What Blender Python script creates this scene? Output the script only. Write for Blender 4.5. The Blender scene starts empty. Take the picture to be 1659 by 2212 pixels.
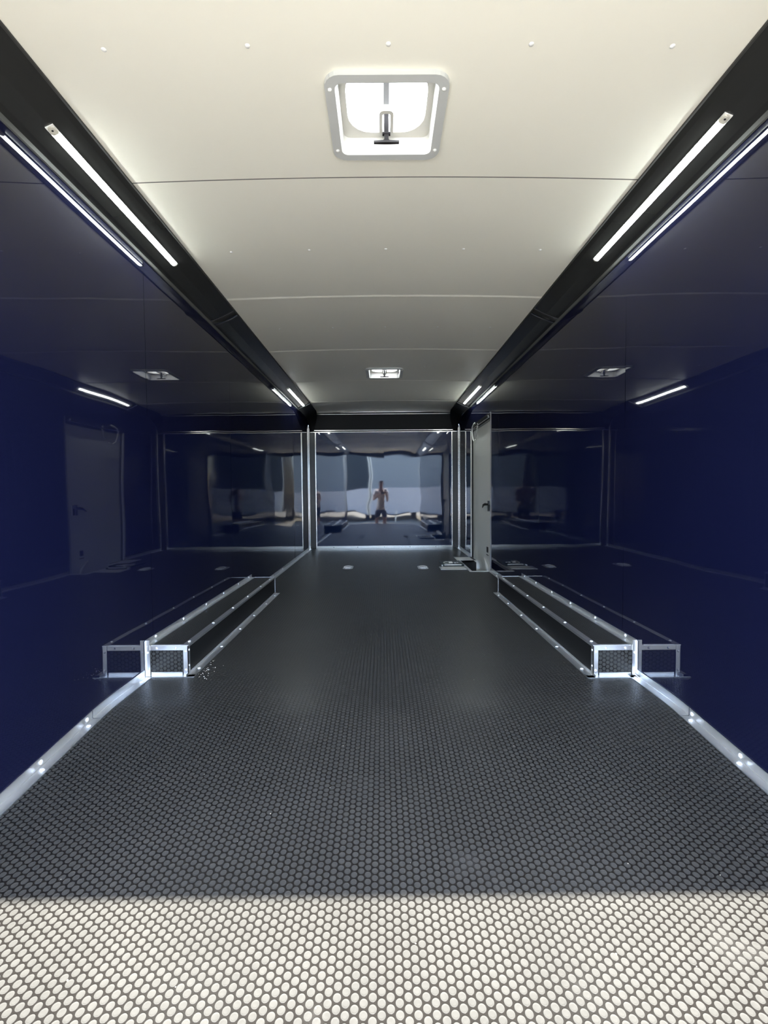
import bpy, bmesh, math, random
from mathutils import Vector, Matrix, noise
random.seed(7)
S = bpy.context.scene
COL = S.collection
PI = math.pi

# ------------------------------------------------------------------ camera
F_PX, PITCH, ROLL, YAW = 1039.85, math.radians(2.299), math.radians(-0.477), math.radians(0.123)
CAM_X, CAM_Z = -0.0216, 0.934
cp, sp, cr, sr, cy_, sy_ = math.cos(PITCH), math.sin(PITCH), math.cos(ROLL), math.sin(ROLL), math.cos(YAW), math.sin(YAW)
Ry = Matrix(((cy_, -sy_, 0), (sy_, cy_, 0), (0, 0, 1)))
Rp = Matrix(((1, 0, 0), (0, cp, -sp), (0, sp, cp)))
Bx = Matrix(((1, 0, 0), (0, 0, -1), (0, 1, 0)))
Rr = Matrix(((cr, -sr, 0), (sr, cr, 0), (0, 0, 1)))
RW = Rr @ Bx @ Rp @ Ry
cam_d = bpy.data.cameras.new('camera')
cam = bpy.data.objects.new('camera', cam_d)
COL.objects.link(cam)
m = Matrix((RW[0], -RW[1], -RW[2])).transposed().to_4x4()
m.translation = (CAM_X, 0, CAM_Z)
cam.matrix_world = m
cam_d.sensor_fit = 'HORIZONTAL'
cam_d.sensor_width = 36
cam_d.lens = F_PX / 1659 * 36
cam_d.clip_start = 0.02
cam_d.clip_end = 300
S.camera = cam

# ------------------------------------------------------------------ light
SUN_ELEV = 57.5
SUN_E = 8.2
SKY = 0.44
EXPO = 2.75
S.view_settings.view_transform = 'Standard'
S.view_settings.look = 'None'
S.view_settings.exposure = EXPO
S.view_settings.gamma = 1
S.view_settings.use_curve_mapping = False
w = bpy.data.worlds.new('sky_world')
S.world = w
w.use_nodes = True
nt = w.node_tree
bg = nt.nodes['Background']
sky = nt.nodes.new('ShaderNodeTexSky')
sky.sky_type = 'NISHITA'
sky.sun_disc = False
sky.sun_elevation = math.radians(SUN_ELEV)
sky.sun_rotation = PI
nt.links.new(sky.outputs[0], bg.inputs[0])
bg.inputs[1].default_value = SKY
sd = bpy.data.lights.new('sun', 'SUN')
sd.energy = SUN_E
sd.angle = math.radians(0.6)
sd.color = (1, 0.95, 0.87)
sun = bpy.data.objects.new('sun', sd)
COL.objects.link(sun)
sun.location = (0, -8, 14)
sun.rotation_euler = (math.radians(90 - SUN_ELEV), 0, math.radians(2))
LED_E = 8.5

# ------------------------------------------------------------------ materials
def mat(name, color, rough=.5, metal=0., spec=.5, emit=None, es=0., bump=None, var=None):
    ma = bpy.data.materials.new(name)
    ma.use_nodes = True
    n = ma.node_tree.nodes; l = ma.node_tree.links
    b = n['Principled BSDF']
    b.inputs['Base Color'].default_value = (*color, 1)
    b.inputs['Roughness'].default_value = rough
    b.inputs['Metallic'].default_value = metal
    b.inputs['Specular IOR Level'].default_value = spec
    if emit:
        b.inputs['Emission Color'].default_value = (*emit, 1)
        b.inputs['Emission Strength'].default_value = es
    if var or bump:
        tc = n.new('ShaderNodeTexCoord')
        nz = n.new('ShaderNodeTexNoise')
        sc, amt = var or bump
        mp = n.new('ShaderNodeMapping')
        l.new(tc.outputs['Object'], mp.inputs[0]); l.new(mp.outputs[0], nz.inputs['Vector'])
        nz.inputs['Scale'].default_value = sc
        nz.inputs['Detail'].default_value = 5
        if var:
            mx = n.new('ShaderNodeMix'); mx.data_type = 'RGBA'
            mx.inputs['A'].default_value = (*[c * (1 - amt) for c in color], 1)
            mx.inputs['B'].default_value = (*[min(1, c * (1 + amt)) for c in color], 1)
            l.new(nz.outputs['Fac'], mx.inputs['Factor']); l.new(mx.outputs['Result'], b.inputs['Base Color'])
        if bump:
            bp = n.new('ShaderNodeBump'); bp.inputs['Distance'].default_value = bump[1]
            bp.inputs['Strength'].default_value = 1
            l.new(nz.outputs['Fac'], bp.inputs['Height']); l.new(bp.outputs[0], b.inputs['Normal'])
    return ma

def coin_mat(name, ax, p=0.0212, ph=(.385, .27)):
    """studded rubber: round coins on a hexagonal lattice, columns running along the second axis"""
    ma = bpy.data.materials.new(name); ma.use_nodes = True
    n = ma.node_tree.nodes; l = ma.node_tree.links
    b = n['Principled BSDF']
    def nn(t, **kw):
        q = n.new(t)
        for k, v in kw.items(): setattr(q, k, v)
        return q
    def link(o, i): l.new(o, i)
    def val(q, i, v): q.inputs[i].default_value = v; return q
    tc = nn('ShaderNodeTexCoord'); se = nn('ShaderNodeSeparateXYZ'); link(tc.outputs['Object'], se.inputs[0])
    cb = nn('ShaderNodeCombineXYZ'); link(se.outputs[ax[0]], cb.inputs[0]); link(se.outputs[ax[1]], cb.inputs[1])
    cell = (2 * .8660254 * p, p, 1)
    dv = nn('ShaderNodeVectorMath', operation='DIVIDE'); link(cb.outputs[0], dv.inputs[0]); dv.inputs[1].default_value = cell
    ds = []
    for off in ((ph[0], ph[1], 0), (ph[0] + .5, ph[1] + .5, 0)):
        a = nn('ShaderNodeVectorMath', operation='ADD'); link(dv.outputs[0], a.inputs[0]); a.inputs[1].default_value = off
        fr = nn('ShaderNodeVectorMath', operation='FRACTION'); link(a.outputs[0], fr.inputs[0])
        su = nn('ShaderNodeVectorMath', operation='SUBTRACT'); link(fr.outputs[0], su.inputs[0]); su.inputs[1].default_value = (.5, .5, 0)
        mu = nn('ShaderNodeVectorMath', operation='MULTIPLY'); link(su.outputs[0], mu.inputs[0]); mu.inputs[1].default_value = (cell[0] / p, 1, 0)
        le = nn('ShaderNodeVectorMath', operation='LENGTH'); link(mu.outputs[0], le.inputs[0])
        ds.append((le, mu, a))
    mn = nn('ShaderNodeMath', operation='MINIMUM'); link(ds[0][0].outputs['Value'], mn.inputs[0]); link(ds[1][0].outputs['Value'], mn.inputs[1])
    top = nn('ShaderNodeMapRange', interpolation_type='SMOOTHSTEP'); link(mn.outputs[0], top.inputs['Value'])
    for i, v in (('From Min', .437), ('From Max', .392), ('To Min', 0.), ('To Max', 1.)): top.inputs[i].default_value = v
    # raised rim just inside the edge of every coin
    rim = nn('ShaderNodeMapRange', interpolation_type='SMOOTHSTEP'); link(mn.outputs[0], rim.inputs['Value'])
    for i, v in (('From Min', .24), ('From Max', .38), ('To Min', 0.), ('To Max', 1.)): rim.inputs[i].default_value = v
    # dust: large soft patches and small specks
    nz = nn('ShaderNodeTexNoise'); link(tc.outputs['Object'], nz.inputs['Vector']); nz.inputs['Scale'].default_value = 2.6; nz.inputs['Detail'].default_value = 6
    n2 = nn('ShaderNodeTexNoise'); link(tc.outputs['Object'], n2.inputs['Vector']); n2.inputs['Scale'].default_value = 60; n2.inputs['Detail'].default_value = 2
    vo = nn('ShaderNodeTexVoronoi'); link(tc.outputs['Object'], vo.inputs['Vector']); vo.inputs['Scale'].default_value = 16
    sk = nn('ShaderNodeMath', operation='LESS_THAN'); link(vo.outputs['Distance'], sk.inputs[0]); sk.inputs[1].default_value = .022
    pr = nn('ShaderNodeMapRange'); link(nz.outputs['Fac'], pr.inputs['Value'])
    for i, v in (('From Min', .3), ('From Max', .7), ('To Min', .88), ('To Max', 1.12)): pr.inputs[i].default_value = v
    p2 = nn('ShaderNodeMapRange'); link(n2.outputs['Fac'], p2.inputs['Value'])
    for i, v in (('From Min', .3), ('From Max', .7), ('To Min', .92), ('To Max', 1.08)): p2.inputs[i].default_value = v
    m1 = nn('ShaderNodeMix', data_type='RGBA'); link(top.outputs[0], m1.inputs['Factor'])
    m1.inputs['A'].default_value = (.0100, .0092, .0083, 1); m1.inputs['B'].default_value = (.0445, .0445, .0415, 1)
    mm = nn('ShaderNodeMath', operation='MULTIPLY'); link(pr.outputs[0], mm.inputs[0]); link(p2.outputs[0], mm.inputs[1])
    sc = nn('ShaderNodeVectorMath', operation='SCALE'); link(m1.outputs['Result'], sc.inputs[0]); link(mm.outputs[0], sc.inputs['Scale'])
    m2 = nn('ShaderNodeMix', data_type='RGBA'); link(sk.outputs[0], m2.inputs['Factor']); link(sc.outputs[0], m2.inputs['A']); m2.inputs['B'].default_value = (.30, .29, .26, 1)
    # dry scuffs of dust
    n3 = nn('ShaderNodeTexNoise'); link(tc.outputs['Object'], n3.inputs['Vector']); n3.inputs['Scale'].default_value = 4.3; n3.inputs['Detail'].default_value = 9; n3.inputs['Roughness'].default_value = .65
    sf = nn('ShaderNodeMapRange'); link(n3.outputs['Fac'], sf.inputs['Value'])
    for i, v in (('From Min', .60), ('From Max', .78), ('To Min', 0.), ('To Max', .30)): sf.inputs[i].default_value = v
    m3 = nn('ShaderNodeMix', data_type='RGBA'); link(sf.outputs[0], m3.inputs['Factor']); link(m2.outputs['Result'], m3.inputs['A']); m3.inputs['B'].default_value = (.075, .074, .070, 1)
    link(m3.outputs['Result'], b.inputs['Base Color'])
    ro = nn('ShaderNodeMapRange'); link(top.outputs[0], ro.inputs['Value'])
    for i, v in (('To Min', .30), ('To Max', .46)): ro.inputs[i].default_value = v
    link(ro.outputs[0], b.inputs['Roughness'])
    b.inputs['Specular IOR Level'].default_value = .3
    hs = nn('ShaderNodeMath', operation='MULTIPLY_ADD'); link(rim.outputs[0], hs.inputs[0]); hs.inputs[1].default_value = .25; link(top.outputs[0], hs.inputs[2])
    hh = nn('ShaderNodeMath', operation='MULTIPLY'); link(hs.outputs[0], hh.inputs[0]); link(top.outputs[0], hh.inputs[1])
    bp = nn('ShaderNodeBump'); link(hh.outputs[0], bp.inputs['Height']); bp.inputs['Distance'].default_value = .0016; bp.inputs['Strength'].default_value = .9
    link(bp.outputs[0], b.inputs['Normal'])
    return ma

NAVY = mat('navy_gloss_panel', (.0062, .0076, .029), .025, 0, .6)
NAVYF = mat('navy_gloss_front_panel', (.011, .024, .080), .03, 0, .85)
BLACK = mat('black_gloss_trim', (.026, .0265, .0255), .22, 0, .5)
GLOSSB = mat('black_glint_band', (.02, .02, .02), .1, 0, .8)
BLACKH = mat('black_header_panel', (.009, .009, .0095), .45, 0, .12)
CEIL = mat('white_ceiling_panel', (.87, .845, .735), .38, 0, .35, var=(1.4, .025))
WHITE = mat('white_plastic', (.82, .82, .79), .35)
SHAFTW = mat('white_vent_garnish', (.85, .85, .81), .4)
GREYP = mat('grey_plastic_flange', (.55, .56, .54), .4)
ALU = mat('brushed_aluminium', (.84, .85, .86), .37, .96, var=(9, .12))
ALUB = mat('bright_aluminium_edge', (.93, .92, .88), .16, 1)
SATIN = mat('satin_floor_plate', (.86, .86, .82), .42, .45)
ZINC = mat('zinc_screw', (.93, .93, .93), .3, 0)
BEAD = mat('dull_grey_bead', (.10, .105, .10), .6, 0, .3)
BEADU = mat('dark_edge_bead', (.045, .045, .043), .6, 0, .3)
JAMB = mat('satin_grey_jamb', (.32, .33, .34), .5, .3)
ARMG = mat('grey_lift_arm', (.2, .2, .21), .5, .2)
SCRW = mat('cream_screen_frame', (.58, .57, .52), .45)
DARKP = mat('dark_plastic', (.014, .012, .013), .45, 0, .3)
RUBB = mat('black_rubber', (.012, .012, .0125), .5, 0, .3)
DOORW = mat('door_skin_grey_white', (.88, .90, .85), .35, 0, .5)
TEAL = mat('dark_teal_plate', (.012, .028, .028), .35)
LEDM = mat('led_diffuser', (.9, .95, 1), .4, emit=(.93, 1, .97), es=LED_E)
CAPM = mat('led_end_cap', (.62, .6, .52), .35)
COINF = coin_mat('coin_rubber_floor', (0, 1))
COINX = coin_mat('coin_rubber_end', (0, 2), p=.0215)
GROUND = mat('pale_concrete', (.345, .32, .26), .9, var=(.6, .08))
CRUMB = mat('pale_grit', (.5, .46, .38), .8)

LID = bpy.data.materials.new('translucent_lid'); LID.use_nodes = True
_n = LID.node_tree.nodes; _l = LID.node_tree.links
_tr = _n.new('ShaderNodeBsdfTranslucent'); _tr.inputs[0].default_value = (.62, .62, .60, 1)
_mx = _n.new('ShaderNodeMixShader'); _mx.inputs[0].default_value = .75
_l.new(_n['Principled BSDF'].outputs[0], _mx.inputs[1]); _l.new(_tr.outputs[0], _mx.inputs[2])
_n['Principled BSDF'].inputs['Base Color'].default_value = (.75, .75, .73, 1)
_l.new(_mx.outputs[0], _n['Material Output'].inputs['Surface'])

# ------------------------------------------------------------------ helpers
ORIG = {}
def tag(o, label=None, cat=None, group=None, kind=None):
    if label: o['label'] = label
    if cat: o['category'] = cat
    if group: o['group'] = group
    if kind: o['kind'] = kind
    return o
def thing(name, loc, label, cat, group=None, kind=None):
    o = bpy.data.objects.new(name, None); COL.objects.link(o)
    o.location = loc; o.empty_display_size = .1
    ORIG[o.name] = Vector(loc)
    return tag(o, label, cat, group, kind)
def obj(name, bm, material, parent=None, smooth=False, origin=None):
    """bm is in world coordinates; the mesh is moved into the frame of its thing"""
    org = ORIG[parent.name] if parent else Vector(origin or (0, 0, 0))
    bmesh.ops.translate(bm, verts=bm.verts, vec=-org)
    me = bpy.data.meshes.new(name)
    bmesh.ops.recalc_face_normals(bm, faces=bm.faces)
    bm.to_mesh(me); bm.free()
    if smooth:
        for f in me.polygons: f.use_smooth = True
    me.materials.append(material)
    o = bpy.data.objects.new(name, me); COL.objects.link(o)
    if parent: o.parent = parent
    else: o.location = org
    # a part of a part sits at the part's own origin, so it shares the same frame
    ORIG[o.name] = org
    return o
def sub(name, bm, material, part, smooth=False):
    return obj(name, bm, material, part, smooth)
def B(): return bmesh.new()
def box(bm, x0, x1, y0, y1, z0, z1, bev=0):
    t = bmesh.new()
    r = bmesh.ops.create_cube(t, size=1)
    for v in t.verts:
        v.co = Vector(((x0 + x1) / 2 + v.co.x * (x1 - x0), (y0 + y1) / 2 + v.co.y * (y1 - y0), (z0 + z1) / 2 + v.co.z * (z1 - z0)))
    if bev: bmesh.ops.bevel(t, geom=t.edges[:], offset=bev, segments=2, affect='EDGES', profile=.5)
    merge(bm, t); return bm
def merge(bm, t):
    me = bpy.data.meshes.new('tmp'); t.to_mesh(me); t.free(); bm.from_mesh(me); bpy.data.meshes.remove(me)
def prism(bm, pts, y0, y1):
    """profile in x,z swept along y (no twist)"""
    a = [bm.verts.new((x, y0, z)) for x, z in pts]; b = [bm.verts.new((x, y1, z)) for x, z in pts]
    k = len(pts)
    for i in range(k): bm.faces.new((a[i], a[(i + 1) % k], b[(i + 1) % k], b[i]))
    bm.faces.new(a[::-1]); bm.faces.new(b); return bm
def sweep(bm, prof, stations):
    """stations: list of (y, fn) where fn maps profile point to (x,z)"""
    rings = [[bm.verts.new((*(lambda q: (q[0], y, q[1]))(fn(p)),)) for p in prof] for y, fn in stations]
    k = len(prof)
    for r, s in zip(rings, rings[1:]):
        for i in range(k): bm.faces.new((r[i], r[(i + 1) % k], s[(i + 1) % k], s[i]))
    bm.faces.new(rings[0][::-1]); bm.faces.new(rings[-1]); return bm
def tube(bm, pts, r, seg=8, cap=True):
    pts = [Vector(p) for p in pts]; rings = []
    for i, p in enumerate(pts):
        d = (pts[min(i + 1, len(pts) - 1)] - pts[max(i - 1, 0)]).normalized()
        u = d.cross(Vector((0, 0, 1)) if abs(d.z) < .9 else Vector((1, 0, 0))).normalized(); v = d.cross(u)
        rr = r[i] if isinstance(r, (list, tuple)) else r
        rings.append([bm.verts.new(p + (u * math.cos(2 * PI * k / seg) + v * math.sin(2 * PI * k / seg)) * rr) for k in range(seg)])
    for a, b in zip(rings, rings[1:]):
        for k in range(seg): bm.faces.new((a[k], a[(k + 1) % seg], b[(k + 1) % seg], b[k]))
    if cap: bm.faces.new(rings[0][::-1]); bm.faces.new(rings[-1])
    return bm
def dome(bm, c, nrm, r, h=None, seg=10):
    """a low round-headed screw"""
    c = Vector(c); nrm = Vector(nrm).normalized(); h = h or r * .55
    u = nrm.cross(Vector((0, 0, 1)) if abs(nrm.z) < .9 else Vector((1, 0, 0))).normalized(); v = nrm.cross(u)
    rings = []
    for t in (0, .35, .7):
        a = t * PI / 2
        rings.append([bm.verts.new(c + nrm * h * math.sin(a) + (u * math.cos(2 * PI * k / seg) + v * math.sin(2 * PI * k / seg)) * r * math.cos(a)) for k in range(seg)])
    for a, b in zip(rings, rings[1:]):
        for k in range(seg): bm.faces.new((a[k], a[(k + 1) % seg], b[(k + 1) % seg], b[k]))
    tp = bm.verts.new(c + nrm * h)
    for k in range(seg): bm.faces.new((rings[-1][k], rings[-1][(k + 1) % seg], tp))
    bm.faces.new(rings[0][::-1]); return bm
def rrect(x0, x1, y0, y1, r, n=5):
    o = []
    for cx, cy, a0 in ((x1 - r, y1 - r, 0), (x0 + r, y1 - r, 90), (x0 + r, y0 + r, 180), (x1 - r, y0 + r, 270)):
        for i in range(n + 1):
            a = math.radians(a0 + 90 * i / n); o.append((cx + r * math.cos(a), cy + r * math.sin(a)))
    return o
def ring_plate(bm, outer, inner, z0, z1):
    """flat plate with a hole; outer and inner share their point count"""
    k = len(outer); L = []
    for z in (z0, z1):
        L.append(([bm.verts.new((x, y, z)) for x, y in outer], [bm.verts.new((x, y, z)) for x, y in inner]))
    for i in range(k):
        j = (i + 1) % k
        bm.faces.new((L[0][0][i], L[0][1][i], L[0][1][j], L[0][0][j]))
        bm.faces.new((L[1][0][i], L[1][0][j], L[1][1][j], L[1][1][i]))
        bm.faces.new((L[0][0][i], L[0][0][j], L[1][0][j], L[1][0][i]))
        bm.faces.new((L[0][1][i], L[1][1][i], L[1][1][j], L[0][1][j]))
    return bm
def loft(bm, rings, closed=True, caps=False):
    R = [[bm.verts.new(p) for p in r] for r in rings]; k = len(R[0])
    for a, b in zip(R, R[1:]):
        for i in range(k if closed else k - 1): bm.faces.new((a[i], a[(i + 1) % k], b[(i + 1) % k], b[i]))
    if caps: bm.faces.new(R[0][::-1]); bm.faces.new(R[-1])
    return bm
def cuts(a, b, step, extra=()):
    n = max(1, round((b - a) / step)); s = {round(a + (b - a) * i / n, 4) for i in range(n + 1)}
    out = sorted(v for v in s if all(abs(v - e) > step * .3 for e in extra)) + [e for e in extra if a <= e <= b]
    return sorted(set(out) | {a, b})

# ------------------------------------------------------------------ the trailer's shape
W = 1.25; Y0 = -.20; Y1 = 8.06; H_OPEN = 2.16
KINK, SLOPE = 2.05, .092
def zf(y):
    """floor height: flat, then a beavertail dropping towards the rear opening"""
    d = KINK - y; k = .07
    if d <= -k: return 0.
    if d < k: return -SLOPE * (d + k) ** 2 / (4 * k)
    return -SLOPE * d
def zc(x, y):
    return 2.268 - .018 * (x / 1.07) ** 2
VENTS = [(.003, 1.769, .391), (.008, 5.412, .44)]
WELL = (1.02, 1.25, 5.64, 6.55)
DOOR = (5.675, 6.92, 1.865)

# floor ---------------------------------------------------------------
bm = B()
xs = [-W, -.6, 0, .6, WELL[0], W]
ys = sorted(set([Y0, 1., 1.5, 1.9] + [1.98 + .014 * i for i in range(11)] + [2.3, 4, WELL[2], WELL[3], 7.3, Y1]))
for dz in (0, -.03):
    V = {(x, y): bm.verts.new((x, y, zf(y) + dz)) for x in xs for y in ys}
    for xa, xb in zip(xs, xs[1:]):
        for ya, yb in zip(ys, ys[1:]):
            if xa >= WELL[0] - 1e-6 and ya >= WELL[2] - 1e-6 and yb <= WELL[3] + 1e-6: continue
            bm.faces.new((V[xa, ya], V[xb, ya], V[xb, yb], V[xa, yb]))
floor = tag(obj('floor', bm, COINF, smooth=True), 'black coin-studded rubber floor sloping down at the open end', kind='structure')

# walls ----------------------------------------------------------------
SEAMS = [1.16, 2.54, 3.92, 5.30, 6.68]
def wave(u, v, seed, amp):
    return amp * (noise.noise(Vector((u * 1.5, v * 1.25, seed))) + .45 * noise.noise(Vector((u * 3.3, v * 2.6, seed + 9))))
def side_wall(s, name, label):
    bm = B(); bounds = [Y0] + SEAMS + [Y1]
    for i, (a, b) in enumerate(zip(bounds, bounds[1:])):
        ex = tuple(e for e in DOOR[:2] if s > 0 and a < e < b)
        ysl = cuts(a + .0008, b - .0008, .055, ex); zsl = cuts(-.3, 2.29, .055, (0., DOOR[2]) if s > 0 else ())
        V = {}
        for y in ysl:
            for z in zsl:
                V[y, z] = bm.verts.new((s * (W + .0016 + wave(y, z, 3.1 * i + 20 * s, .0012)), y, z))
        for ya, yb in zip(ysl, ysl[1:]):
            for za, zb in zip(zsl, zsl[1:]):
                if s > 0 and ya > DOOR[0] - .001 and yb < DOOR[1] + .001 and zb < DOOR[2] + .001: continue
                bm.faces.new((V[ya, za], V[yb, za], V[yb, zb], V[ya, zb]))
    # outer skin, leaving the doorway free
    x0, x1 = s * (W + .012), s * (W + .05)
    xa, xb = min(x0, x1), max(x0, x1)
    if s < 0: box(bm, xa, xb, Y0, Y1 + .05, -.3, 2.5)
    else:
        box(bm, xa, xb, Y0, DOOR[0], -.3, 2.5); box(bm, xa, xb, DOOR[1], Y1 + .05, -.3, 2.5); box(bm, xa, xb, DOOR[0], DOOR[1], DOOR[2], 2.5)
    return tag(obj(name, bm, NAVY, smooth=False), label, kind='structure')
wl = side_wall(-1, 'wall_left', 'mirror-gloss navy wall panels opposite the side door')
wr = side_wall(1, 'wall_right', 'mirror-gloss navy wall panels holding the side door')
for o in (wl, wr):
    for f in o.data.polygons:
        f.use_smooth = len(f.vertices) == 4 and abs(f.area) < .01
# front wall: two gloss sheets meeting at a fine vertical seam
bm = B()
for i, (a, b) in enumerate(((-1.137, .003), (.004, 1.137))):
    xsl = cuts(a, b, .045); zsl = cuts(0, 1.965, .045)
    V = {(x, z): bm.verts.new((x, Y1 + .004 + wave(x * .8, z * 1.6, 40 + 5 * i, .0014), z)) for x in xsl for z in zsl}
    for xa, xb in zip(xsl, xsl[1:]):
        for za, zb in zip(zsl, zsl[1:]): bm.faces.new((V[xa, za], V[xb, za], V[xb, zb], V[xa, zb]))
box(bm, -W, W, Y1 + .02, Y1 + .06, -.3, 2.5)
wf = tag(obj('wall_front', bm, NAVYF), 'mirror-gloss blue end wall reflecting the daylight outside', kind='structure')
for f in wf.data.polygons: f.use_smooth = f.area < .01

# ceiling ---------------------------------------------------------------
CSEAM = [.85, 2.092, 3.328, 4.540, 5.785, 7.04]
bm = B()
xs = sorted(set([round(-1.26 + 2.52 * i / 24, 4) for i in range(25)]))
hx = [(v[0] - .176, v[0] + .176) for v in VENTS]
hy = [(v[1] - v[2] / 2 + .03, v[1] + v[2] / 2 - .03) for v in VENTS]
xs = sorted(set(x for x in xs if all(abs(x - e) > .03 for h in hx for e in h)) | {e for h in hx for e in h})
ysr = {}
for c in CSEAM:
    for d, g in ((-.022, 0), (-.0032, 0), (-.0028, .006), (.0030, .006), (.0034, 0)) if c < 2.5 else ((-.022, 0), (-.0040, -.0045), (-.0034, .006), (.0034, .006), (.0040, 0)): ysr[round(c + d, 4)] = g
for y in [Y0, .3] + [round(1.2 + .17 * i, 3) for i in range(41)] + [Y1 - .02, Y1]:
    if all(abs(y - c) > .03 for c in CSEAM) and all(abs(y - e) > .02 for h in hy for e in h): ysr[y] = 0
for h in hy:
    for e in h: ysr[round(e, 4)] = 0
ys = sorted(ysr)
V = {(x, y): bm.verts.new((x, y, zc(x, y) + ysr[y])) for x in xs for y in ys}
T = {(x, y): bm.verts.new((x, y, zc(x, y) + .05)) for x in xs for y in ys}
dark = []
def hole(xa, xb, ya, yb):
    return any(xa > hx[i][0] - .001 and xb < hx[i][1] + .001 and ya > hy[i][0] - .001 and yb < hy[i][1] + .001 for i in (0, 1))
for xa, xb in zip(xs, xs[1:]):
    for ya, yb in zip(ys, ys[1:]):
        if hole(xa, xb, ya, yb): continue
        fc = bm.faces.new((V[xa, ya], V[xa, yb], V[xb, yb], V[xb, ya]))
        if yb - ya < .009: fc.material_index = 1
        bm.faces.new((T[xa, ya], T[xb, ya], T[xb, yb], T[xa, yb]))
ceil = tag(obj('ceiling', bm, CEIL), 'crowned white ceiling panels joined by thin cross seams', kind='structure')
ceil.data.materials.append(mat('seam_sealant', (.16, .155, .14), .7))
rows = [1.487, 2.692, 3.933, 5.163, 6.40, 7.74]
for y in rows:
    for x in (-.840, -.413, .006, .432, .853):
        b2 = B(); dome(b2, (x, y, zc(x, y) + .001), (0, 0, -1), .0085, .005)
        obj('ceiling_screw', b2, WHITE, ceil, True)

# black cove along both sides, with corner caps ---------------------------
CB, CT = (1.25, 2.171), (1.070, 2.247)
cn = Vector((-(CT[1] - CB[1]), 0, -(CB[0] - CT[0]))).normalized()      # inward and down, right side
CAPY = 7.06
for s, nm in ((-1, 'trim_1'), (1, 'trim_2')):
    who = 'opposite the side door' if s < 0 else 'above the side door'
    root = thing(nm, (s * W, 0, CB[1]), f'black gloss cove running along the ceiling edge {who}', None, kind='structure')
    def P(t, d=0):      # point across the cove; d = bulge inward
        return (s * (CB[0] + (CT[0] - CB[0]) * t + cn.x * d), CB[1] + (CT[1] - CB[1]) * t + cn.z * d)
    prof = [P(0, 0), P(.15, .004), P(.5, .007), P(.85, .004), P(1, 0), (s * 1.10, CT[1] + .015), (s * 1.25, CT[1] + .015)]
    for a, b in ((Y0, 3.545), (3.547, CAPY)):
        bm = B(); prism(bm, prof, a, b); o = obj('cove_panel', bm, BLACK, root)
    # gloss band added over the cove joint, bowed to catch a light streak
    bm = B(); rings = []
    for k in range(9):
        a = PI * k / 8; y = 3.545 - .045 * math.cos(a); h = .013 * math.sin(a)
        rings.append([(P(t, b + h)[0], y, P(t, b + h)[1]) for t, b in ((.04, .001), (.2, .0047), (.5, .0072), (.8, .0047), (.97, .001))])
    loft(bm, rings, closed=False); obj('cove_glint_band', bm, GLOSSB, root, True)
    # silver edge beads
    bm = B(); prism(bm, [(s * 1.2505, 2.150), (s * 1.244, 2.152), (s * 1.2435, 2.170), (s * 1.252, 2.176)], Y0, CAPY + .1); obj('lower_bead', bm, BEAD, root)
    bm = B(); prism(bm, [(s * 1.075, 2.2415), (s * 1.068, 2.242), (s * 1.067, 2.248), (s * 1.079, 2.252)], Y0, CAPY + .3); obj('upper_bead', bm, BEADU, root)
    # corner cap wrapping from the cove into the header
    bm = B(); n = 12; low = []; top = []
    for k in range(n + 1):
        t = k / n
        if t < .5:
            q = t / .5
            low.append((s * 1.248, CAPY + .64 * q, 2.172 - .01 * q)); top.append((s * (1.070), CAPY + .64 * q, 2.2465))
        else:
            q = (t - .5) / .5; a = q * PI / 2
            low.append((s * (1.248 - .012 * (1 - math.cos(a))), CAPY + .64 + .345 * math.sin(a), 2.162 - .20 * (1 - math.cos(a))))
            top.append((s * (1.070 + .085 * (1 - math.cos(a))), CAPY + .64 + .325 * math.sin(a), 2.2465 - .29 * (1 - math.cos(a))))
    rings = []
    for l_, t_ in zip(low, top):
        l_ = Vector(l_); t_ = Vector(t_); f_ = len(rings) / n; mid = (l_ + t_) / 2 + Vector((-s * .008 * f_, -.004 * f_, -.010 * f_))
        rings.append([l_, l_ * .6 + t_ * .1 + mid * .3, mid, t_ * .6 + l_ * .1 + mid * .3, t_])
    loft(bm, rings, closed=False)
    obj('corner_cap', bm, BLACKH, root, True)
    bm = B(); tube(bm, [(P(.02, .012)[0], CAPY, P(.02, .012)[1]), (P(.5, .014)[0], CAPY, P(.5, .014)[1]), (P(.98, .010)[0], CAPY, P(.98, .010)[1])], .004, 6); obj('cap_edge_bead', bm, ALU, root)

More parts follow.
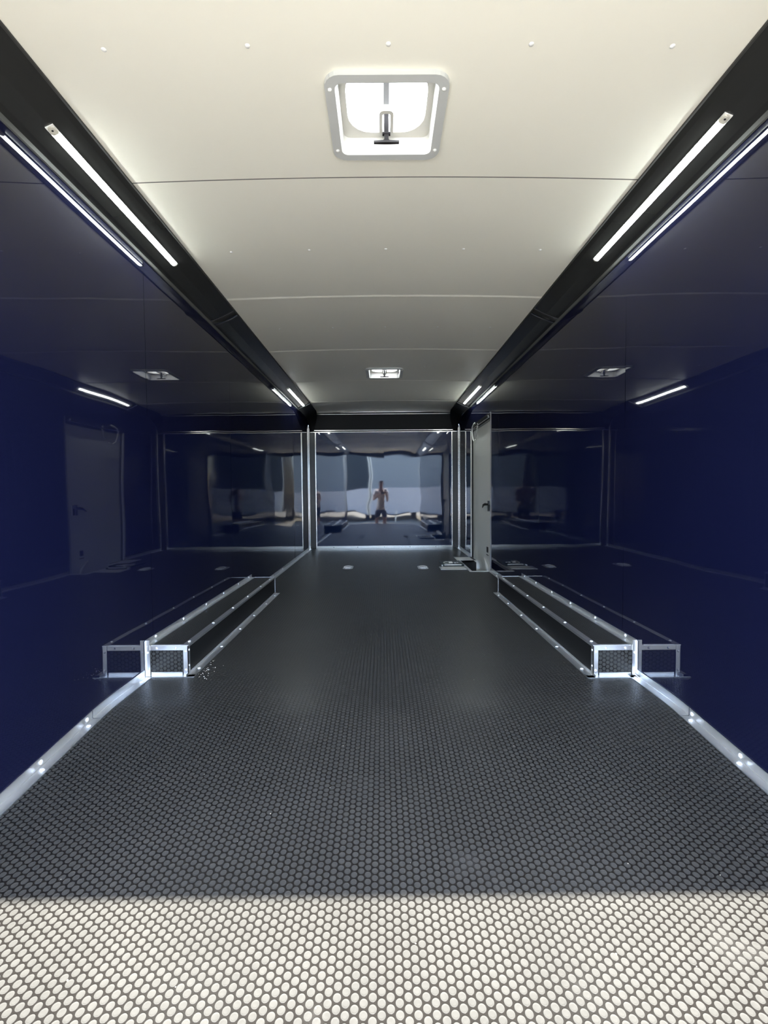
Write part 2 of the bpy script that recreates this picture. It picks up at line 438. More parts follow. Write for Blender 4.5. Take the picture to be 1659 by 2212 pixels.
# front frame: header, black side borders, silver edges --------------------
root = thing('trim_3', (0, Y1, 1.96), 'black header panel with silver edge beads above the blue end wall', None, kind='structure')
bm = B(); loft(bm, [[(-1.20, Y1 + .01, 1.955), (-1.20, Y1 - .015, 1.957), (-1.17, Y1 - .05, 2.262), (-1.17, Y1 + .01, 2.27)], [(1.20, Y1 + .01, 1.955), (1.20, Y1 - .015, 1.957), (1.17, Y1 - .05, 2.262), (1.17, Y1 + .01, 2.27)]], caps=True)
obj('header_panel', bm, BLACKH, root)
for z, x, y in ((1.945, 1.225, Y1 - .008), (1.972, 1.18, Y1 - .017), (2.232, 1.175, Y1 - .050), (2.263, 1.150, Y1 - .056)):
    bm = B(); box(bm, -x, x, y - .010, y + .006, z - .006, z + .006, .002); obj('edge_bead', bm, ALUB, root)
for s, nm in ((-1, 'trim_4'), (1, 'trim_5')):
    root = thing(nm, (s * 1.19, Y1, 0), f'black border strip with silver edges {"in the end wall corner opposite the side door" if s < 0 else "in the end wall corner next to the side door"}', None, kind='structure')
    bm = B(); xa, xb = sorted((s * 1.13, s * 1.25)); box(bm, xa, xb, Y1 - .004, Y1 + .012, 0, 1.95); obj('border_panel', bm, BLACK, root)
    bm = B(); xa, xb = sorted((s * 1.127, s * 1.146)); box(bm, xa, xb, Y1 - .010, Y1 + .004, .0, 1.95, .003); obj('edge_bead', bm, ALUB, root)
    bm = B(); xa, xb = sorted((s * 1.233, s * 1.2515)); box(bm, xa, xb, Y1 - .026, Y1 - .012, 0, 2.045, .004); obj('corner_strip', bm, ALUB, root)

# baseboards ---------------------------------------------------------------
def screw(c, n, parent, r=.009, name='screw', m=None):
    b2 = B(); dome(b2, c, n, r, r * .6); return obj(name, b2, m or ZINC, parent, True)
def angle_run(parent, s, a, b, fl=.04, wl_=.036, t=.003, nm='angle_strip'):
    ysl = [a] + [y for y in (1.5, 1.9, 1.98, 2.01, 2.04, 2.07, 2.1, 2.12) if a < y < b] + [b]
    bm = B(); prof = [(0, 0), (-fl, 0), (-fl, t), (-t - .002, t), (-t, t + .002), (-t, wl_), (0, wl_)]
    sweep(bm, prof, [(y, (lambda y: lambda p: (s * (W + p[0]), zf(y) + .0005 + p[1]))(y)) for y in ysl])
    return obj(nm, bm, ALU, parent)
for s, nm, segs in ((-1, 'baseboard_left', [(Y0, 1.985), (1.99, 2.43), (4.47, 6.2), (6.205, Y1)]), (1, 'baseboard_right', [(Y0, 1.965), (1.97, 2.39), (4.45, 5.64), (6.92, Y1)])):
    root = thing(nm, (s * W, 0, 0), 'aluminium angle strip screwed along the floor edge', None, kind='structure')
    for a, b in segs:
        angle_run(root, s, a, b)
    for y in (1.13, 1.66, 1.93, 2.36) + ((4.62, 4.9, 5.3, 5.8, 6.4, 7.0, 7.6) if s < 0 else (4.55, 4.85, 5.3, 7.2, 7.7)):
        screw((s * (W - .021), y, zf(y) + .0035), (0, 0, 1), root)
        screw((s * (W - .003), y + .02, zf(y) + .021), (-s, 0, 0), root)
root = thing('baseboard_front', (0, Y1, 0), 'bright aluminium kick strip along the foot of the end wall', None, kind='structure')
bm = B(); box(bm, -1.127, 1.127, Y1 - .012, Y1 + .003, .001, .046, .002); obj('kick_strip', bm, ALUB, root)
for x in (-.85, -.45, .0, .43, .86): screw((x, Y1 - .012, .024), (0, -1, 0), root, .006, 'screw', DARKP)

# rear opening: sill and header, outside the frame
root = thing('trim_6', (0, Y0, 0), 'rear door frame of the trailer behind the viewer', None, kind='structure')
bm = B(); box(bm, -1.3, 1.3, Y0 - .06, Y0, H_OPEN, 2.52); obj('door_header', bm, BLACKH, root)
bm = B(); box(bm, -1.3, 1.3, Y0 - .06, Y0, -.5, zf(Y0) - .002); obj('rear_sill', bm, BLACKH, root)
for s in (-1, 1):
    bm = B(); xa, xb = sorted((s * 1.25, s * 1.31)); box(bm, xa, xb, Y0 - .06, Y0, -.5, 2.52); obj('door_post', bm, BLACKH, root)

# wheel boxes ----------------------------------------------------------------
def wheel_box(s, a, b, label):
    root = thing('wheel_box', (s * 1.14, (a + b) / 2, 0), label, 'wheel box', 'boxed wheel arches')
    xi, zt = 1.035, .155
    W = 1.2525; X = lambda x0, x1: sorted((s * x0, s * x1))
    bm = B(); box(bm, *X(xi + .001, W - .001), a + .002, b - .002, zt - .006, zt); obj('top_panel', bm, COINF, root)
    bm = B(); box(bm, *X(xi, xi + .006), a + .002, b - .002, .001, zt - .007); obj('side_panel', bm, RUBB, root)
    bm = B(); box(bm, *X(xi + .001, W - .001), a, a + .006, .001, zt - .001); obj('end_panel', bm, COINX, root)
    bm = B(); box(bm, *X(xi + .001, W - .001), b - .006, b, .001, zt - .001); obj('end_panel', bm, COINX, root)
    t = .003; f = .028
    # inner top edge
    bm = B(); prism(bm, [(s * (xi - t), zt - .010), (s * (xi - t), zt + t), (s * (xi + f), zt + t), (s * (xi + f), zt), (s * xi, zt), (s * xi, zt - .010)], a - .003, b + .003); e1 = obj('top_edge_angle', bm, ALU, root)
    # along the wall
    bm = B(); prism(bm, [(s * (W - .033), zt), (s * (W - .033), zt + t), (s * (W - t), zt + t), (s * (W - t), zt + .029), (s * W, zt + .029), (s * W, zt)], a - .003, b + .003); e2 = obj('wall_angle', bm, ALU, root)
    # floor flange along the inner side
    bm = B(); prism(bm, [(s * (xi - .041), .0005), (s * (xi - .041), .0035), (s * (xi - .004), .0035), (s * (xi - .003), .016), (s * (xi - .0005), .016), (s * (xi - .0005), .0005)], a - .03, b + .02); e3 = obj('floor_angle', bm, ALU, root)
    # near end: top strip, two uprights, floor strip
    bm = B(); box(bm, *X(xi + .020, W - .022), a - .003, a + .0, zt - .023, zt + .001); box(bm, *X(xi + .02, W - .03), a, a + .015, zt, zt + .0032); e4 = obj('end_top_angle', bm, ALU, root)
    bm = B(); box(bm, *X(xi - .004, xi + .021), a - .005, a - .001, .0, zt + .002); box(bm, *X(xi - .004, xi - .0005), a - .005, a + .02, .0, zt - .001); e5 = obj('corner_angle', bm, ALU, root)
    bm = B(); box(bm, *X(W - .024, W - .002), a - .005, a - .001, .0, zt + .029); box(bm, *X(W - .005, W - .002), a - .016, a - .005, .0, zt + .027); e6 = obj('corner_angle', bm, ALU, root)
    bm = B(); box(bm, *X(xi - .04, W - .002), a - .032, a - .001, .0005, .0035); box(bm, *X(xi + .028, W - .03), a - .004, a - .001, .0035, .018); e7 = obj('end_floor_angle', bm, ALU, root)
    # far end: slim edges
    bm = B(); box(bm, *X(xi, W - .02), b, b + .003, zt - .004, zt + .003); box(bm, *X(xi - .003, xi + .004), b, b + .003, .003, zt); obj('end_top_angle', bm, ALU, root)
    L = b - a
    for q in (.03, .21, .40, .58, .77, .93):
        y = a + L * q
        screw((s * (xi + .015), y, zt + t), (0, 0, 1), root, .0085)
        screw((s * (W - t), y + .05, zt + .018), (-s, 0, 0), root, .0085)
        screw((s * (xi - .022), y + .03, .0035), (0, 0, 1), root, .009)
    for x, z in ((xi + .009, .03), (xi + .009, .125), (W - .013, .02), (W - .013, .12), (xi + .06, zt - .012), (W - .06, zt - .012)):
        screw((s * x, a - .005, z), (0, -1, 0), root, .0065)
    screw((s * (xi - .004), a + .008, .05), (-s, 0, 0), root, .006); screw((s * (xi - .004), a + .008, .13), (-s, 0, 0), root, .006)
    return root
wheel_box(-1, 2.455, 4.46, 'black wheel box with aluminium edges, pale grit scattered at its inner corner')
wheel_box(1, 2.395, 4.40, 'black wheel box with aluminium edges on the side door wall')

# roof vents -------------------------------------------------------------------
def roof_vent(cx, cy, dy, label):
    z = zc(cx, cy)
    root = thing('roof_vent', (cx, cy, z), label, 'roof vent', 'roof vents')
    hx_, hy_ = .204, dy / 2
    O = rrect(cx - hx_, cx + hx_, cy - hy_, cy + hy_, .05); I = rrect(cx - .171, cx + .171, cy - hy_ + .031, cy + hy_ - .031, .025)
    bm = B(); ring_plate(bm, O, I, z - .016, z + .004); fr = obj('flange', bm, GREYP, root)
    for sx in (-1, 1):
        for sy in (-1, 1):
            b2 = B(); dome(b2, (cx + sx * .187, cy + sy * (hy_ - .055), z - .016), (0, 0, -1), .0075, .005); sub('screw', b2, WHITE, fr, True)
    bm = B()
    J = rrect(cx - .163, cx + .163, cy - hy_ + .039, cy + hy_ - .039, .027)
    I2 = rrect(cx - .166, cx + .166, cy - hy_ + .036, cy + hy_ - .036, .026)
    loft(bm, [[(x, y, z - .016) for x, y in I], [(x, y, z - .004) for x, y in I2], [(x, y, z + .043) for x, y in J], [(x, y, z + .15) for x, y in J]])
    obj('shaft', bm, SHAFTW, root, True)
    zs = z + .043
    K = rrect(cx - .142, cx + .142, cy - hy_ + .05, cy + hy_ - .066, .085)
    bm = B(); ring_plate(bm, rrect(cx - .1627, cx + .1627, cy - hy_ + .0393, cy + hy_ - .0393, .027), K, zs, zs + .008); sf = obj('screen_frame', bm, SCRW, root)
    bm = B(); T_ = rrect(cx - .026, cx + .026, cy + .012, cy + hy_ - .05, .018); Ti = rrect(cx - .015, cx + .015, cy + .026, cy + hy_ - .062, .010)
    ring_plate(bm, T_, Ti, zs - .010, zs + .012); obj('crank_housing', bm, SCRW, root)
    yk = cy + .083
    bm = B(); box(bm, cx - .0085, cx + .0085, yk - .006, yk + .006, z - .022, z + .082, .002); box(bm, cx - .015, cx + .015, yk - .008, yk + .008, z + .0, z + .007, .002)
    ck = obj('crank_stem', bm, DARKP, root)
    bm = B(); loft(bm, [[(cx + a, yk - b, z - .030), (cx + a, yk + b, z - .030), (cx + a, yk + b, z - .030 + t_), (cx + a, yk - b, z - .030 + t_)]
                        for a, b, t_ in ((-.047, .0045, .007), (-.012, .006, .008), (-.008, .006, .012), (.008, .006, .012), (.012, .006, .008), (.047, .0045, .007))], caps=True)
    sub('crank_grip', bm, DARKP, ck)
    bm = B(); box(bm, cx - .011, cx + .011, cy - hy_ + .05, cy + .135, z + .105, z + .115, .002); obj('lift_arm', bm, ARMG, root)
    bm = B(); L0 = rrect(cx - .225, cx + .225, cy - .225, cy + .225, .05); L1 = rrect(cx - .215, cx + .215, cy - .215, cy + .215, .05); L2 = rrect(cx - .12, cx + .12, cy - .12, cy + .12, .05)
    loft(bm, [[(x, y, z + .135) for x, y in L0], [(x, y, z + .165) for x, y in L0], [(x, y, z + .18) for x, y in L1], [(x, y, z + .20) for x, y in L2]])
    bm.faces.new([bm.verts.new((x, y, z + .20)) for x, y in L2])
    bmesh.ops.remove_doubles(bm, verts=bm.verts, dist=1e-5)
    obj('lid', bm, LID, root)
    return root
roof_vent(*VENTS[0], 'large square roof vent with dark crank between the two long LED bars')
roof_vent(*VENTS[1], 'small-looking roof vent far down the ceiling near the end wall')

# LED bars ------------------------------------------------------------------------
def led(s, ya, yb, label):
    mid = ((CB[0] + CT[0]) / 2, (CB[1] + CT[1]) / 2)
    nx, nz = cn.x, cn.z                       # inward normal on the right side
    tx, tz = (CT[0] - CB[0]), (CT[1] - CB[1]); q = math.hypot(tx, tz); tx /= q; tz /= q
    def P(u, d): return (s * (mid[0] + tx * u + nx * (d + .0068)), mid[1] + tz * u + nz * (d + .0068))
    root = thing('led_light_bar', (s * mid[0], (ya + yb) / 2, mid[1]), label, 'light', 'LED bars on the black coves')
    bm = B(); prism(bm, [P(-.015, 0), P(.015, 0), P(.015, .004), P(-.015, .004)], ya, yb); obj('base_channel', bm, WHITE, root)
    bm = B(); prism(bm, [P(.0135 * math.cos(a), .004 + .006 * math.sin(a)) for a in [PI * k / 8 for k in range(9)]], ya + .034, yb - .012); obj('diffuser', bm, LEDM, root, False)
    for e, (u, L) in enumerate(((ya, .034), (yb, -.012))):
        bm = B(); rings = []
        for k in range(6):
            a = k / 5 * PI / 2; yy = u - (L * .35) * math.cos(a) + L * .35; hw = .0135 * max(.25, math.sin(a))
            rings.append([(P(hw * c, .0038 + .006 * h)[0], yy, P(hw * c, .0038 + .006 * h)[1]) for c, h in ((-1, 0), (-.7, .8), (0, 1), (.7, .8), (1, 0))])
        rings.append([(P(.0135 * c, .0038 + .006 * h)[0], u + L, P(.0135 * c, .0038 + .006 * h)[1]) for c, h in ((-1, 0), (-.7, .8), (0, 1), (.7, .8), (1, 0))])
        loft(bm, rings, caps=True); ec = obj('end_cap', bm, CAPM, root)
        if e == 0:
            b2 = B(); cpt = P(0, .0096); dome(b2, (cpt[0], ya + .014, cpt[1]), (s * nx, 0, nz), .004, .002); sub('mounting_screw', b2, DARKP, ec)
    return root
led(-1, 1.706, 2.715, 'long glowing LED bar on the cove opposite the door, alongside the large roof vent')
led(1, 1.674, 2.695, 'long glowing LED bar on the door-side cove, alongside the large roof vent')
led(-1, 5.87, 7.02, 'distant LED bar on the cove opposite the door, close to the end wall')
led(1, 5.80, 6.95, 'distant LED bar on the door-side cove, directly above the grey door')

# side door ---------------------------------------------------------------------
ya, yb, zt = DOOR
root = thing('door_1', (W, (ya + yb) / 2, 0), 'grey-white side door with dark top rail and lever handle', 'door', kind='structure')
xd = W + .026
bm = B(); box(bm, xd, xd + .03, ya + .012, yb - .015, -.165, zt - .075, .002); dp = obj('door_panel', bm, DOORW, root)
bm = B(); box(bm, W - .006, xd + .03, ya, yb, zt - .075, zt + .004, .002); hd = obj('top_rail', bm, BLACK, root)
bm = B(); box(bm, W - .008, W - .0055, ya + .05, yb - .1, zt - .05, zt - .044); sub('rail_line', bm, ALU, hd)
for y in (ya + .1, ya + .75):
    b2 = B(); dome(b2, (W - .006, y, zt - .03), (-1, 0, 0), .012, .006); sub('screw', b2, ZINC, hd, True)
bm = B(); box(bm, W - .010, W + .004, yb - .012, yb + .016, -.01, zt - .06, .003); obj('hinge_side_jamb', bm, WHITE, root)
bm = B(); box(bm, W + .004, xd + .004, yb - .020, yb - .010, -.16, zt - .06); obj('door_seal', bm, RUBB, root)
bm = B(); box(bm, W - .006, W + .02, ya - .006, ya + .008, -.005, zt, .002); obj('latch_side_jamb', bm, JAMB, root)
bm = B(); box(bm, xd - .004, xd, ya + .013, ya + .03, 0, zt - .08); obj('door_edge_seal', bm, RUBB, root)
# handle
hy, hz = 5.86, .76
bm = B(); box(bm, xd - .008, xd, hy - .07, hy + .05, hz - .065, hz + .065, .004); hp = obj('handle_plate', bm, ALU, root)
bm = B(); box(bm, xd - .012, xd - .007, hy + .02, hy + .05, hz - .065, hz + .065, .002); box(bm, xd - .012, xd - .007, hy - .045, hy - .02, hz - .06, hz + .02, .002); sub('bezel', bm, DARKP, hp)
bm = B(); tube(bm, [(xd - .01, hy + .03, hz + .02), (xd - .04, hy + .06, hz + .022), (xd - .045, hy + .13, hz + .012), (xd - .04, hy + .22, hz - .022)], [.012, .016, .014, .006], 8); sub('lever', bm, DARKP, hp, True)
bm = B(); dome(bm, (xd - .04, hy + .225, hz - .024), (0, 1, 0), .008); sub('lever_tip', bm, WHITE, hp, True)
bm = B(); box(bm, xd - .006, xd, 5.92, 6.0, .18, .25, .003); obj('lock_slot', bm, DARKP, root)
bm = B(); box(bm, xd - .005, xd, 5.91, 6.02, .145, .153, .001); obj('slot_line', bm, DARKP, root)
bm = B(); tube(bm, [(xd - .012, 6.09, .10), (xd - .014, 5.97, .035), (xd - .014, 5.92, .0), (xd - .012, 5.915, -.06)], [.009, .013, .017, .018], 8); obj('hold_open_arm', bm, WHITE, root, True)
bm = B(); box(bm, W - .05, xd + .03, ya, 6.92, -.19, -.165); obj('door_sill', bm, mat('worn_sill', (.35, .30, .24), .4, .6), root)
# hanging cable at the upper hinge corner
bm = B(); tube(bm, [(W - .012, 6.60, 1.875), (W - .016, 6.68, 1.86), (W - .016, 6.75, 1.835), (W - .014, 6.78, 1.80), (W - .012, 6.76, 1.72), (W - .012, 6.72, 1.66), (W - .012, 6.64, 1.625), (W - .012, 6.56, 1.64)], .007, 7)
obj('hanging_cable', bm, WHITE, root, True)
bm = B(); tube(bm, [(W - .012, 6.40, 1.80), (W - .012, 6.43, 1.78), (W - .012, 6.44, 1.72), (W - .012, 6.49, 1.68)], .006, 7); obj('hanging_cable', bm, GREYP, root, True)

# step well in front of the door ---------------------------------------------------
root = thing('step_well', (1.13, 6.1, -.2), 'sunken step with aluminium edging in front of the side door', 'step')
bm = B(); box(bm, 1.0, 1.249, WELL[2] - .02, WELL[3] + .02, -.215, -.20); box(bm, WELL[0] - .02, WELL[0], WELL[2] - .02, WELL[3] + .02, -.2, -.031); box(bm, WELL[0], 1.25, WELL[2] - .02, WELL[2], -.2, -.031); box(bm, WELL[0], 1.25, WELL[3], WELL[3] + .02, -.2, -.031)
obj('well_tray', bm, RUBB, root)
bm = B(); box(bm, WELL[0] - .03, 1.245, WELL[2] - .035, WELL[2] + .002, .0006, .004); obj('edging', bm, SATIN, root)
bm = B(); box(bm, WELL[0] - .028, WELL[0] + .003, WELL[2] + .002, WELL[3], .0006, .004); box(bm, WELL[0], WELL[0] + .003, WELL[2], WELL[3], -.03, .0006); obj('edging', bm, ALU, root)
bm = B(); box(bm, WELL[0] + .005, 1.21, WELL[3] - .002, WELL[3] + .30, .0006, .004); box(bm, WELL[0] - .035, WELL[0] + .003, WELL[3] - .002, WELL[3] + .30, .0006, .005); obj('landing_strip', bm, SATIN, root)

# loose cover plate beside the step ----------------------------------------------------
root = thing('floor_hatch', (.86, 6.1, 0), 'dark teal floor hatch with latch and aluminium strip beside the step', 'hatch')
bm = B(); box(bm, .725, 1.0, 6.04, 6.45, .001, .017, .003); hp = obj('hatch_lid', bm, TEAL, root)
bm = B(); box(bm, .745, .965, 6.025, 6.045, .010, .024, .005); sub('lid_edge', bm, SATIN, hp)
bm = B(); box(bm, .71, .73, 6.02, 6.06, .001, .02, .004); sub('lid_hinge', bm, ALU, hp)
bm = B(); tube(bm, [(.80 + .04 * math.cos(a), 6.2 + .09 * math.sin(a), .021) for a in [PI * 2 * k / 12 for k in range(13)]], .006, 6); box(bm, .82, .87, 6.15, 6.24, .018, .034, .004); lt = sub('latch', bm, SATIN, hp)
bm = B(); box(bm, .89, .92, 6.17, 6.22, .018, .026, .003); box(bm, .93, .945, 6.18, 6.21, .018, .026, .003); sub('latch_keeper', bm, ALU, hp)
bm = B(); box(bm, .70, .985, 5.765, 5.985, .0008, .004); obj('lap_strip', bm, SATIN, root)
bm = B(); box(bm, .672, .699, 5.765, 5.985, .0008, .005); obj('strip_end', bm, ALU, root)

# recessed tie-down rings ----------------------------------------------------------------
def tie_down(cx, cy, label):
    root = thing('tie_down', (cx, cy, 0), label, 'tie-down', 'recessed tie-downs in the floor')
    O = rrect(cx - .062, cx + .062, cy - .13, cy + .13, .05); I = rrect(cx - .048, cx + .048, cy - .11, cy + .11, .04)
    bm = B(); ring_plate(bm, O, I, .0008, .004); obj('pan_rim', bm, GREYP, root)
    bm = B(); ring_plate(bm, rrect(cx - .0485, cx + .0485, cy - .1105, cy + .1105, .04), rrect(cx - .02, cx + .02, cy - .02, cy + .02, .01), .0009, .0016); obj('pan', bm, DARKP, root)
    pts = [(cx - .042, cy - .085), (cx + .042, cy - .085)] + [(cx + .042 * math.cos(a), cy + .01 + .05 * math.sin(a)) for a in [PI * k / 8 for k in range(9)]] + [(cx - .042, cy - .085)]
    bm = B(); tube(bm, [(x, y, .011) for x, y in pts], .006, 8); obj('d_ring', bm, ZINC, root, True)
    bm = B(); box(bm, cx - .030, cx + .030, cy - .095, cy + .0, .002, .012, .003); obj('clamp', bm, ZINC, root)
    return root
tie_down(-.463, 6.0, 'tie-down ring in the open floor, the one farther from the door')
tie_down(.468, 5.95, 'tie-down ring in the floor, the one next to the teal hatch')

# crumbs of grit by the wheel box
bm = B()
def crumb(x, y, r):
    t = bmesh.new(); bmesh.ops.create_icosphere(t, subdivisions=1, radius=r)
    for v in t.verts: v.co = Vector((v.co.x * random.uniform(.7, 1.5), v.co.y * random.uniform(.7, 1.5), v.co.z * .7)) + Vector((x, y, zf(y) + r * .6))
    merge(bm, t)
for _ in range(22): crumb(-.975 + abs(random.gauss(0, .05)), 2.44 + random.gauss(.06, .06), random.uniform(.0012, .0036))
for _ in range(16): crumb(-.985 + abs(random.gauss(0, .012)), 2.46 + random.uniform(0, .22), random.uniform(.001, .0028))
for _ in range(40): crumb(random.uniform(-1.1, 1.1), random.uniform(.9, 3.2), random.uniform(.0008, .0020))
tag(obj('grit', bm, CRUMB), 'pale grit and crumbs scattered on the black floor', 'grit', kind='stuff')

# ------------------------------------------------------------------ outside, seen in the gloss
bm = B(); box(bm, -40, 40, -45, 14, -.6, -.5)
tag(obj('ground', bm, GROUND), 'sunlit concrete yard outside the open end', kind='structure')
def parked_trailer(cx, y, w_, h_, body, guard, label):
    root = thing('parked_trailer', (cx, y, -.5), label, 'trailer', 'trailers parked outside')
    z0 = -.5
    bm = B(); box(bm, cx - w_ / 2, cx + w_ / 2, y - 6, y, z0 + .45, z0 + h_, .05); obj('body', bm, body, root)
    bm = B(); box(bm, cx - w_ / 2 + .02, cx + w_ / 2 - .02, y - .01, y + .006, z0 + .47, z0 + 1.55, .002); obj('stone_guard', bm, guard, root)
    bm = B(); box(bm, cx - w_ / 2 - .01, cx - w_ / 2 + .06, y - .04, y + .012, z0 + .45, z0 + h_, .01); obj('corner_trim', bm, ALU, root)
    bm = B(); box(bm, cx + w_ / 2 - .06, cx + w_ / 2 + .01, y - .04, y + .012, z0 + .45, z0 + h_, .01); obj('corner_trim', bm, ALU, root)
    for sx in (-1, 1):
        for yy in (y - 2.6, y - 3.5):
            bm = B(); tube(bm, [(cx + sx * (w_ / 2 - .25), yy, z0 + .36), (cx + sx * (w_ / 2 - .02), yy, z0 + .36)], .36, 24); obj('wheel', bm, RUBB, root)
        bm = B(); tube(bm, [(cx + sx * .7, y - .1, z0 + .5), (cx, y + 1.2, z0 + .45)], .04, 8); obj('tow_frame', bm, RUBB, root)
    bm = B(); tube(bm, [(cx, y + 1.05, z0), (cx, y + 1.05, z0 + .75)], .035, 10); obj('jack', bm, ALU, root)
    return root
PWHITE = mat('white_trailer_skin', (.36, .41, .46), .3)
PDARK = mat('dark_trailer_skin', (.03, .045, .06), .3)
PGUARD = mat('tread_plate_guard', (.72, .72, .78), .5, .3)
parked_trailer(.62, -7.6, 2.5, 3.75, PWHITE, PGUARD, 'white trailer across the yard, mirrored in the end wall')
parked_trailer(-1.98, -7.6, 2.6, 3.75, PDARK, PGUARD, 'dark blue trailer across the yard, mirrored in the end wall')
parked_trailer(3.7, -8.0, 2.5, 3.7, PDARK, PGUARD, 'dark trailer beyond the white one across the yard')

# the photographer, standing outside with a phone ------------------------------------------
SKIN = mat('skin', (.42, .25, .18), .5); SHIRT = mat('pale_pink_shirt', (.95, .90, .88), .8); SHORT = mat('dark_shorts', (.03, .035, .06), .8)
HAIR = mat('cap_fabric', (.05, .04, .05), .8); SHOE = mat('shoe', (.2, .2, .2), .7)
PX, PY, PZ = -.09, -.66, -.5
person = thing('person', (PX, PY, PZ), 'person in pale shirt and dark shorts raising a phone, mirrored in the end wall', 'person')
def skinned(name, verts, edges, m_, parent, subd=2):
    """verts: (x,y,z,r) in the frame of the person"""
    me = bpy.data.meshes.new(name); me.from_pydata([v[:3] for v in verts], edges, [])
    o = bpy.data.objects.new(name, me); COL.objects.link(o); o.parent = parent
    md = o.modifiers.new('skin', 'SKIN'); md.use_smooth_shade = True
    for i, v in enumerate(verts):
        r = v[3] if isinstance(v[3], tuple) else (v[3], v[3])
        me.skin_vertices[0].data[i].radius = r
    me.skin_vertices[0].data[0].use_root = True
    o.modifiers.new('sub', 'SUBSURF').levels = subd; o.modifiers['sub'].render_levels = subd
    me.materials.append(m_); ORIG[o.name] = Vector((PX, PY, PZ)); return o
V_ = [(0, 0, .95, (.15, .11)), (0, 0, 1.12, (.14, .10)), (0, .01, 1.32, (.17, .11)), (0, .01, 1.46, (.13, .09)), (0, .02, 1.54, (.055, .055)), (0, .04, 1.62, (.07, .085)), (0, .04, 1.70, (.078, .095)), (0, .03, 1.78, (.05, .06))]
E_ = [(0, 1), (1, 2), (2, 3), (3, 4), (4, 5), (5, 6), (6, 7)]
def add(parent_i, *chain):
    p = parent_i
    for c in chain: V_.append(c); E_.append((p, len(V_) - 1)); p = len(V_) - 1
    return p
HX, HY, HZ = .068, .585, 1.43     # phone centre in the person's frame
for s in (-1, 1):
    add(3, (s * .17, .01, 1.44, .06), (s * .25, .10, 1.28, .048), (s * .27, .22, 1.17, .042), (HX * .6 + s * .17, .40, 1.30, .034), (HX + s * .096, .525, HZ - .035, .027))
    add(0, (s * .10, 0, .86, .095), (s * .11, .02, .50, .058), (s * .115, -.005, .28, .052), (s * .115, -.02, .08, .038), (s * .125, .06, .035, .04), (s * .13, .14, .03, .034))
body = skinned('body', V_, E_, SKIN, person)
for s in (-1, 1):
    # five fingers: the thumb in front, four curled behind the phone
    bx, by, bz = HX + s * .096, .535, HZ - .03
    for k, (dz, ln) in enumerate(((.045, .062), (.022, .070), (.0, .066), (-.022, .052))):
        skinned('finger', [(bx, by, bz + dz * .8, .009), (bx - s * .004, by + .052, bz + dz, .009), (bx - s * .018, by + .076, bz + dz, .008), (bx - s * ln * .75, by + .083, bz + dz, .0068)], [(0, 1), (1, 2), (2, 3)], SKIN, body, 1)
    skinned('thumb', [(bx, by - .01, bz - .02, .011), (bx - s * .01, by + .012, bz + .015, .0105), (bx - s * .026, by + .042, bz + .03, .0078)], [(0, 1), (1, 2)], SKIN, body, 1)
SV = [(0, 0, .84, (.185, .14)), (0, 0, .98, (.182, .138)), (0, 0, 1.14, (.18, .138)), (0, .01, 1.32, (.205, .145)), (0, .01, 1.46, (.155, .115))]; SE = [(0, 1), (1, 2), (2, 3), (3, 4)]
for s in (-1, 1):
    k = len(SV); SV += [(s * .175, .01, 1.44, .09), (s * .262, .13, 1.24, .075)]; SE += [(4, k), (k, k + 1)]
skinned('shirt', SV, SE, SHIRT, person)
SV = [(0, 0, .93, (.13, .11))]; SE = []
for s in (-1, 1):
    k = len(SV); SV += [(s * .10, 0, .84, .115), (s * .112, .015, .56, .09)]; SE += [(0, k), (k, k + 1)]
skinned('shorts', SV, SE, SHORT, person)
bm = B()
t = bmesh.new(); bmesh.ops.create_uvsphere(t, u_segments=20, v_segments=10, radius=1)
bmesh.ops.delete(t, geom=[v for v in t.verts if v.co.z < -.05], context='VERTS')
for v in t.verts: v.co = Vector((v.co.x * .086 + PX, v.co.y * .104 + PY + .035, v.co.z * .085 + PZ + 1.735))
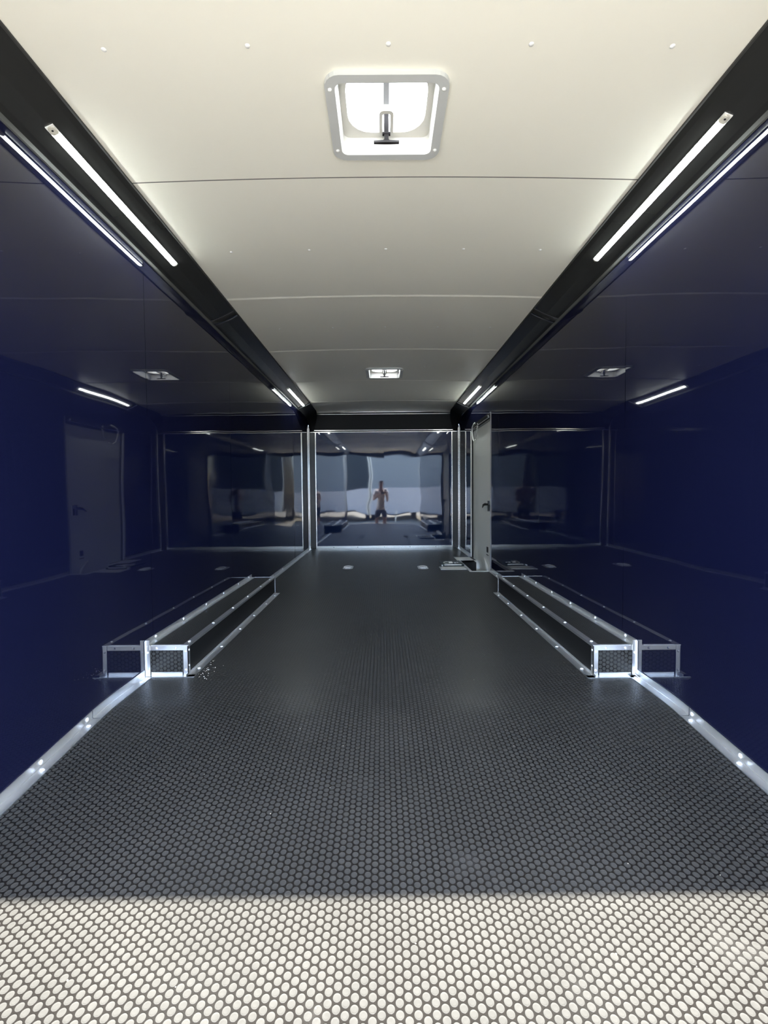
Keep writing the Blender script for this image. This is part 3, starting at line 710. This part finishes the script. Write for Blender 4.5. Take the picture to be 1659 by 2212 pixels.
merge(bm, t); box(bm, PX - .065, PX + .065, PY + .12, PY + .20, PZ + 1.735, PZ + 1.745, .004); obj('cap', bm, HAIR, person, True)
for s in (-1, 1):
    bm = B(); dome(bm, (PX + s * .03, PY + .135, PZ + 1.69), (0, 1, 0), .011); obj('eye', bm, WHITE, person, True)
bm = B(); tube(bm, [(PX, PY + .128, PZ + 1.70), (PX, PY + .152, PZ + 1.66), (PX, PY + .13, PZ + 1.652)], [.008, .014, .01], 8); obj('nose', bm, SKIN, person, True)
bm = B(); box(bm, PX - .025, PX + .025, PY + .118, PY + .132, PZ + 1.615, PZ + 1.625, .003); obj('mouth', bm, mat('lips', (.35, .14, .12), .5), person)
for s in (-1, 1):
    bm = B(); tube(bm, [(PX + s * .078, PY + .035, PZ + 1.70), (PX + s * .088, PY + .03, PZ + 1.67), (PX + s * .078, PY + .035, PZ + 1.64)], [.012, .014, .010], 8); obj('ear', bm, SKIN, person, True)
for s in (-1, 1):
    bm = B(); loft(bm, [[(PX + s * .122 + a * .045, PY - .07, PZ + z) for a, z in ((-1, .0), (1, .0), (.8, .10), (-.8, .10))], [(PX + s * .125 + a * .05, PY + .08, PZ + z) for a, z in ((-1, .0), (1, .0), (.8, .09), (-.8, .09))], [(PX + s * .13 + a * .042, PY + .19, PZ + z) for a, z in ((-1, .0), (1, .0), (.7, .05), (-.7, .05))]], caps=True); obj('shoe', bm, SHOE, person)
# the phone sits just behind the lens position
fx, fy, fz = CAM_X, -.062, CAM_Z
root = thing('phone', (fx, fy, fz), 'dark phone held up in both hands of the mirrored person', 'phone')
bm = B(); box(bm, fx - .080, fx + .080, fy - .0045, fy + .0045, fz - .038, fz + .038, .003); obj('case', bm, DARKP, root)
bm = B(); box(bm, fx - .076, fx + .076, fy - .0052, fy - .0044, fz - .034, fz + .034); obj('screen', bm, mat('phone_screen', (.02, .02, .025), .1), root)
bm = B(); box(bm, fx - .02, fx + .02, fy + .004, fy + .007, fz - .01, fz + .01, .002); obj('lens_bump', bm, BLACK, root)
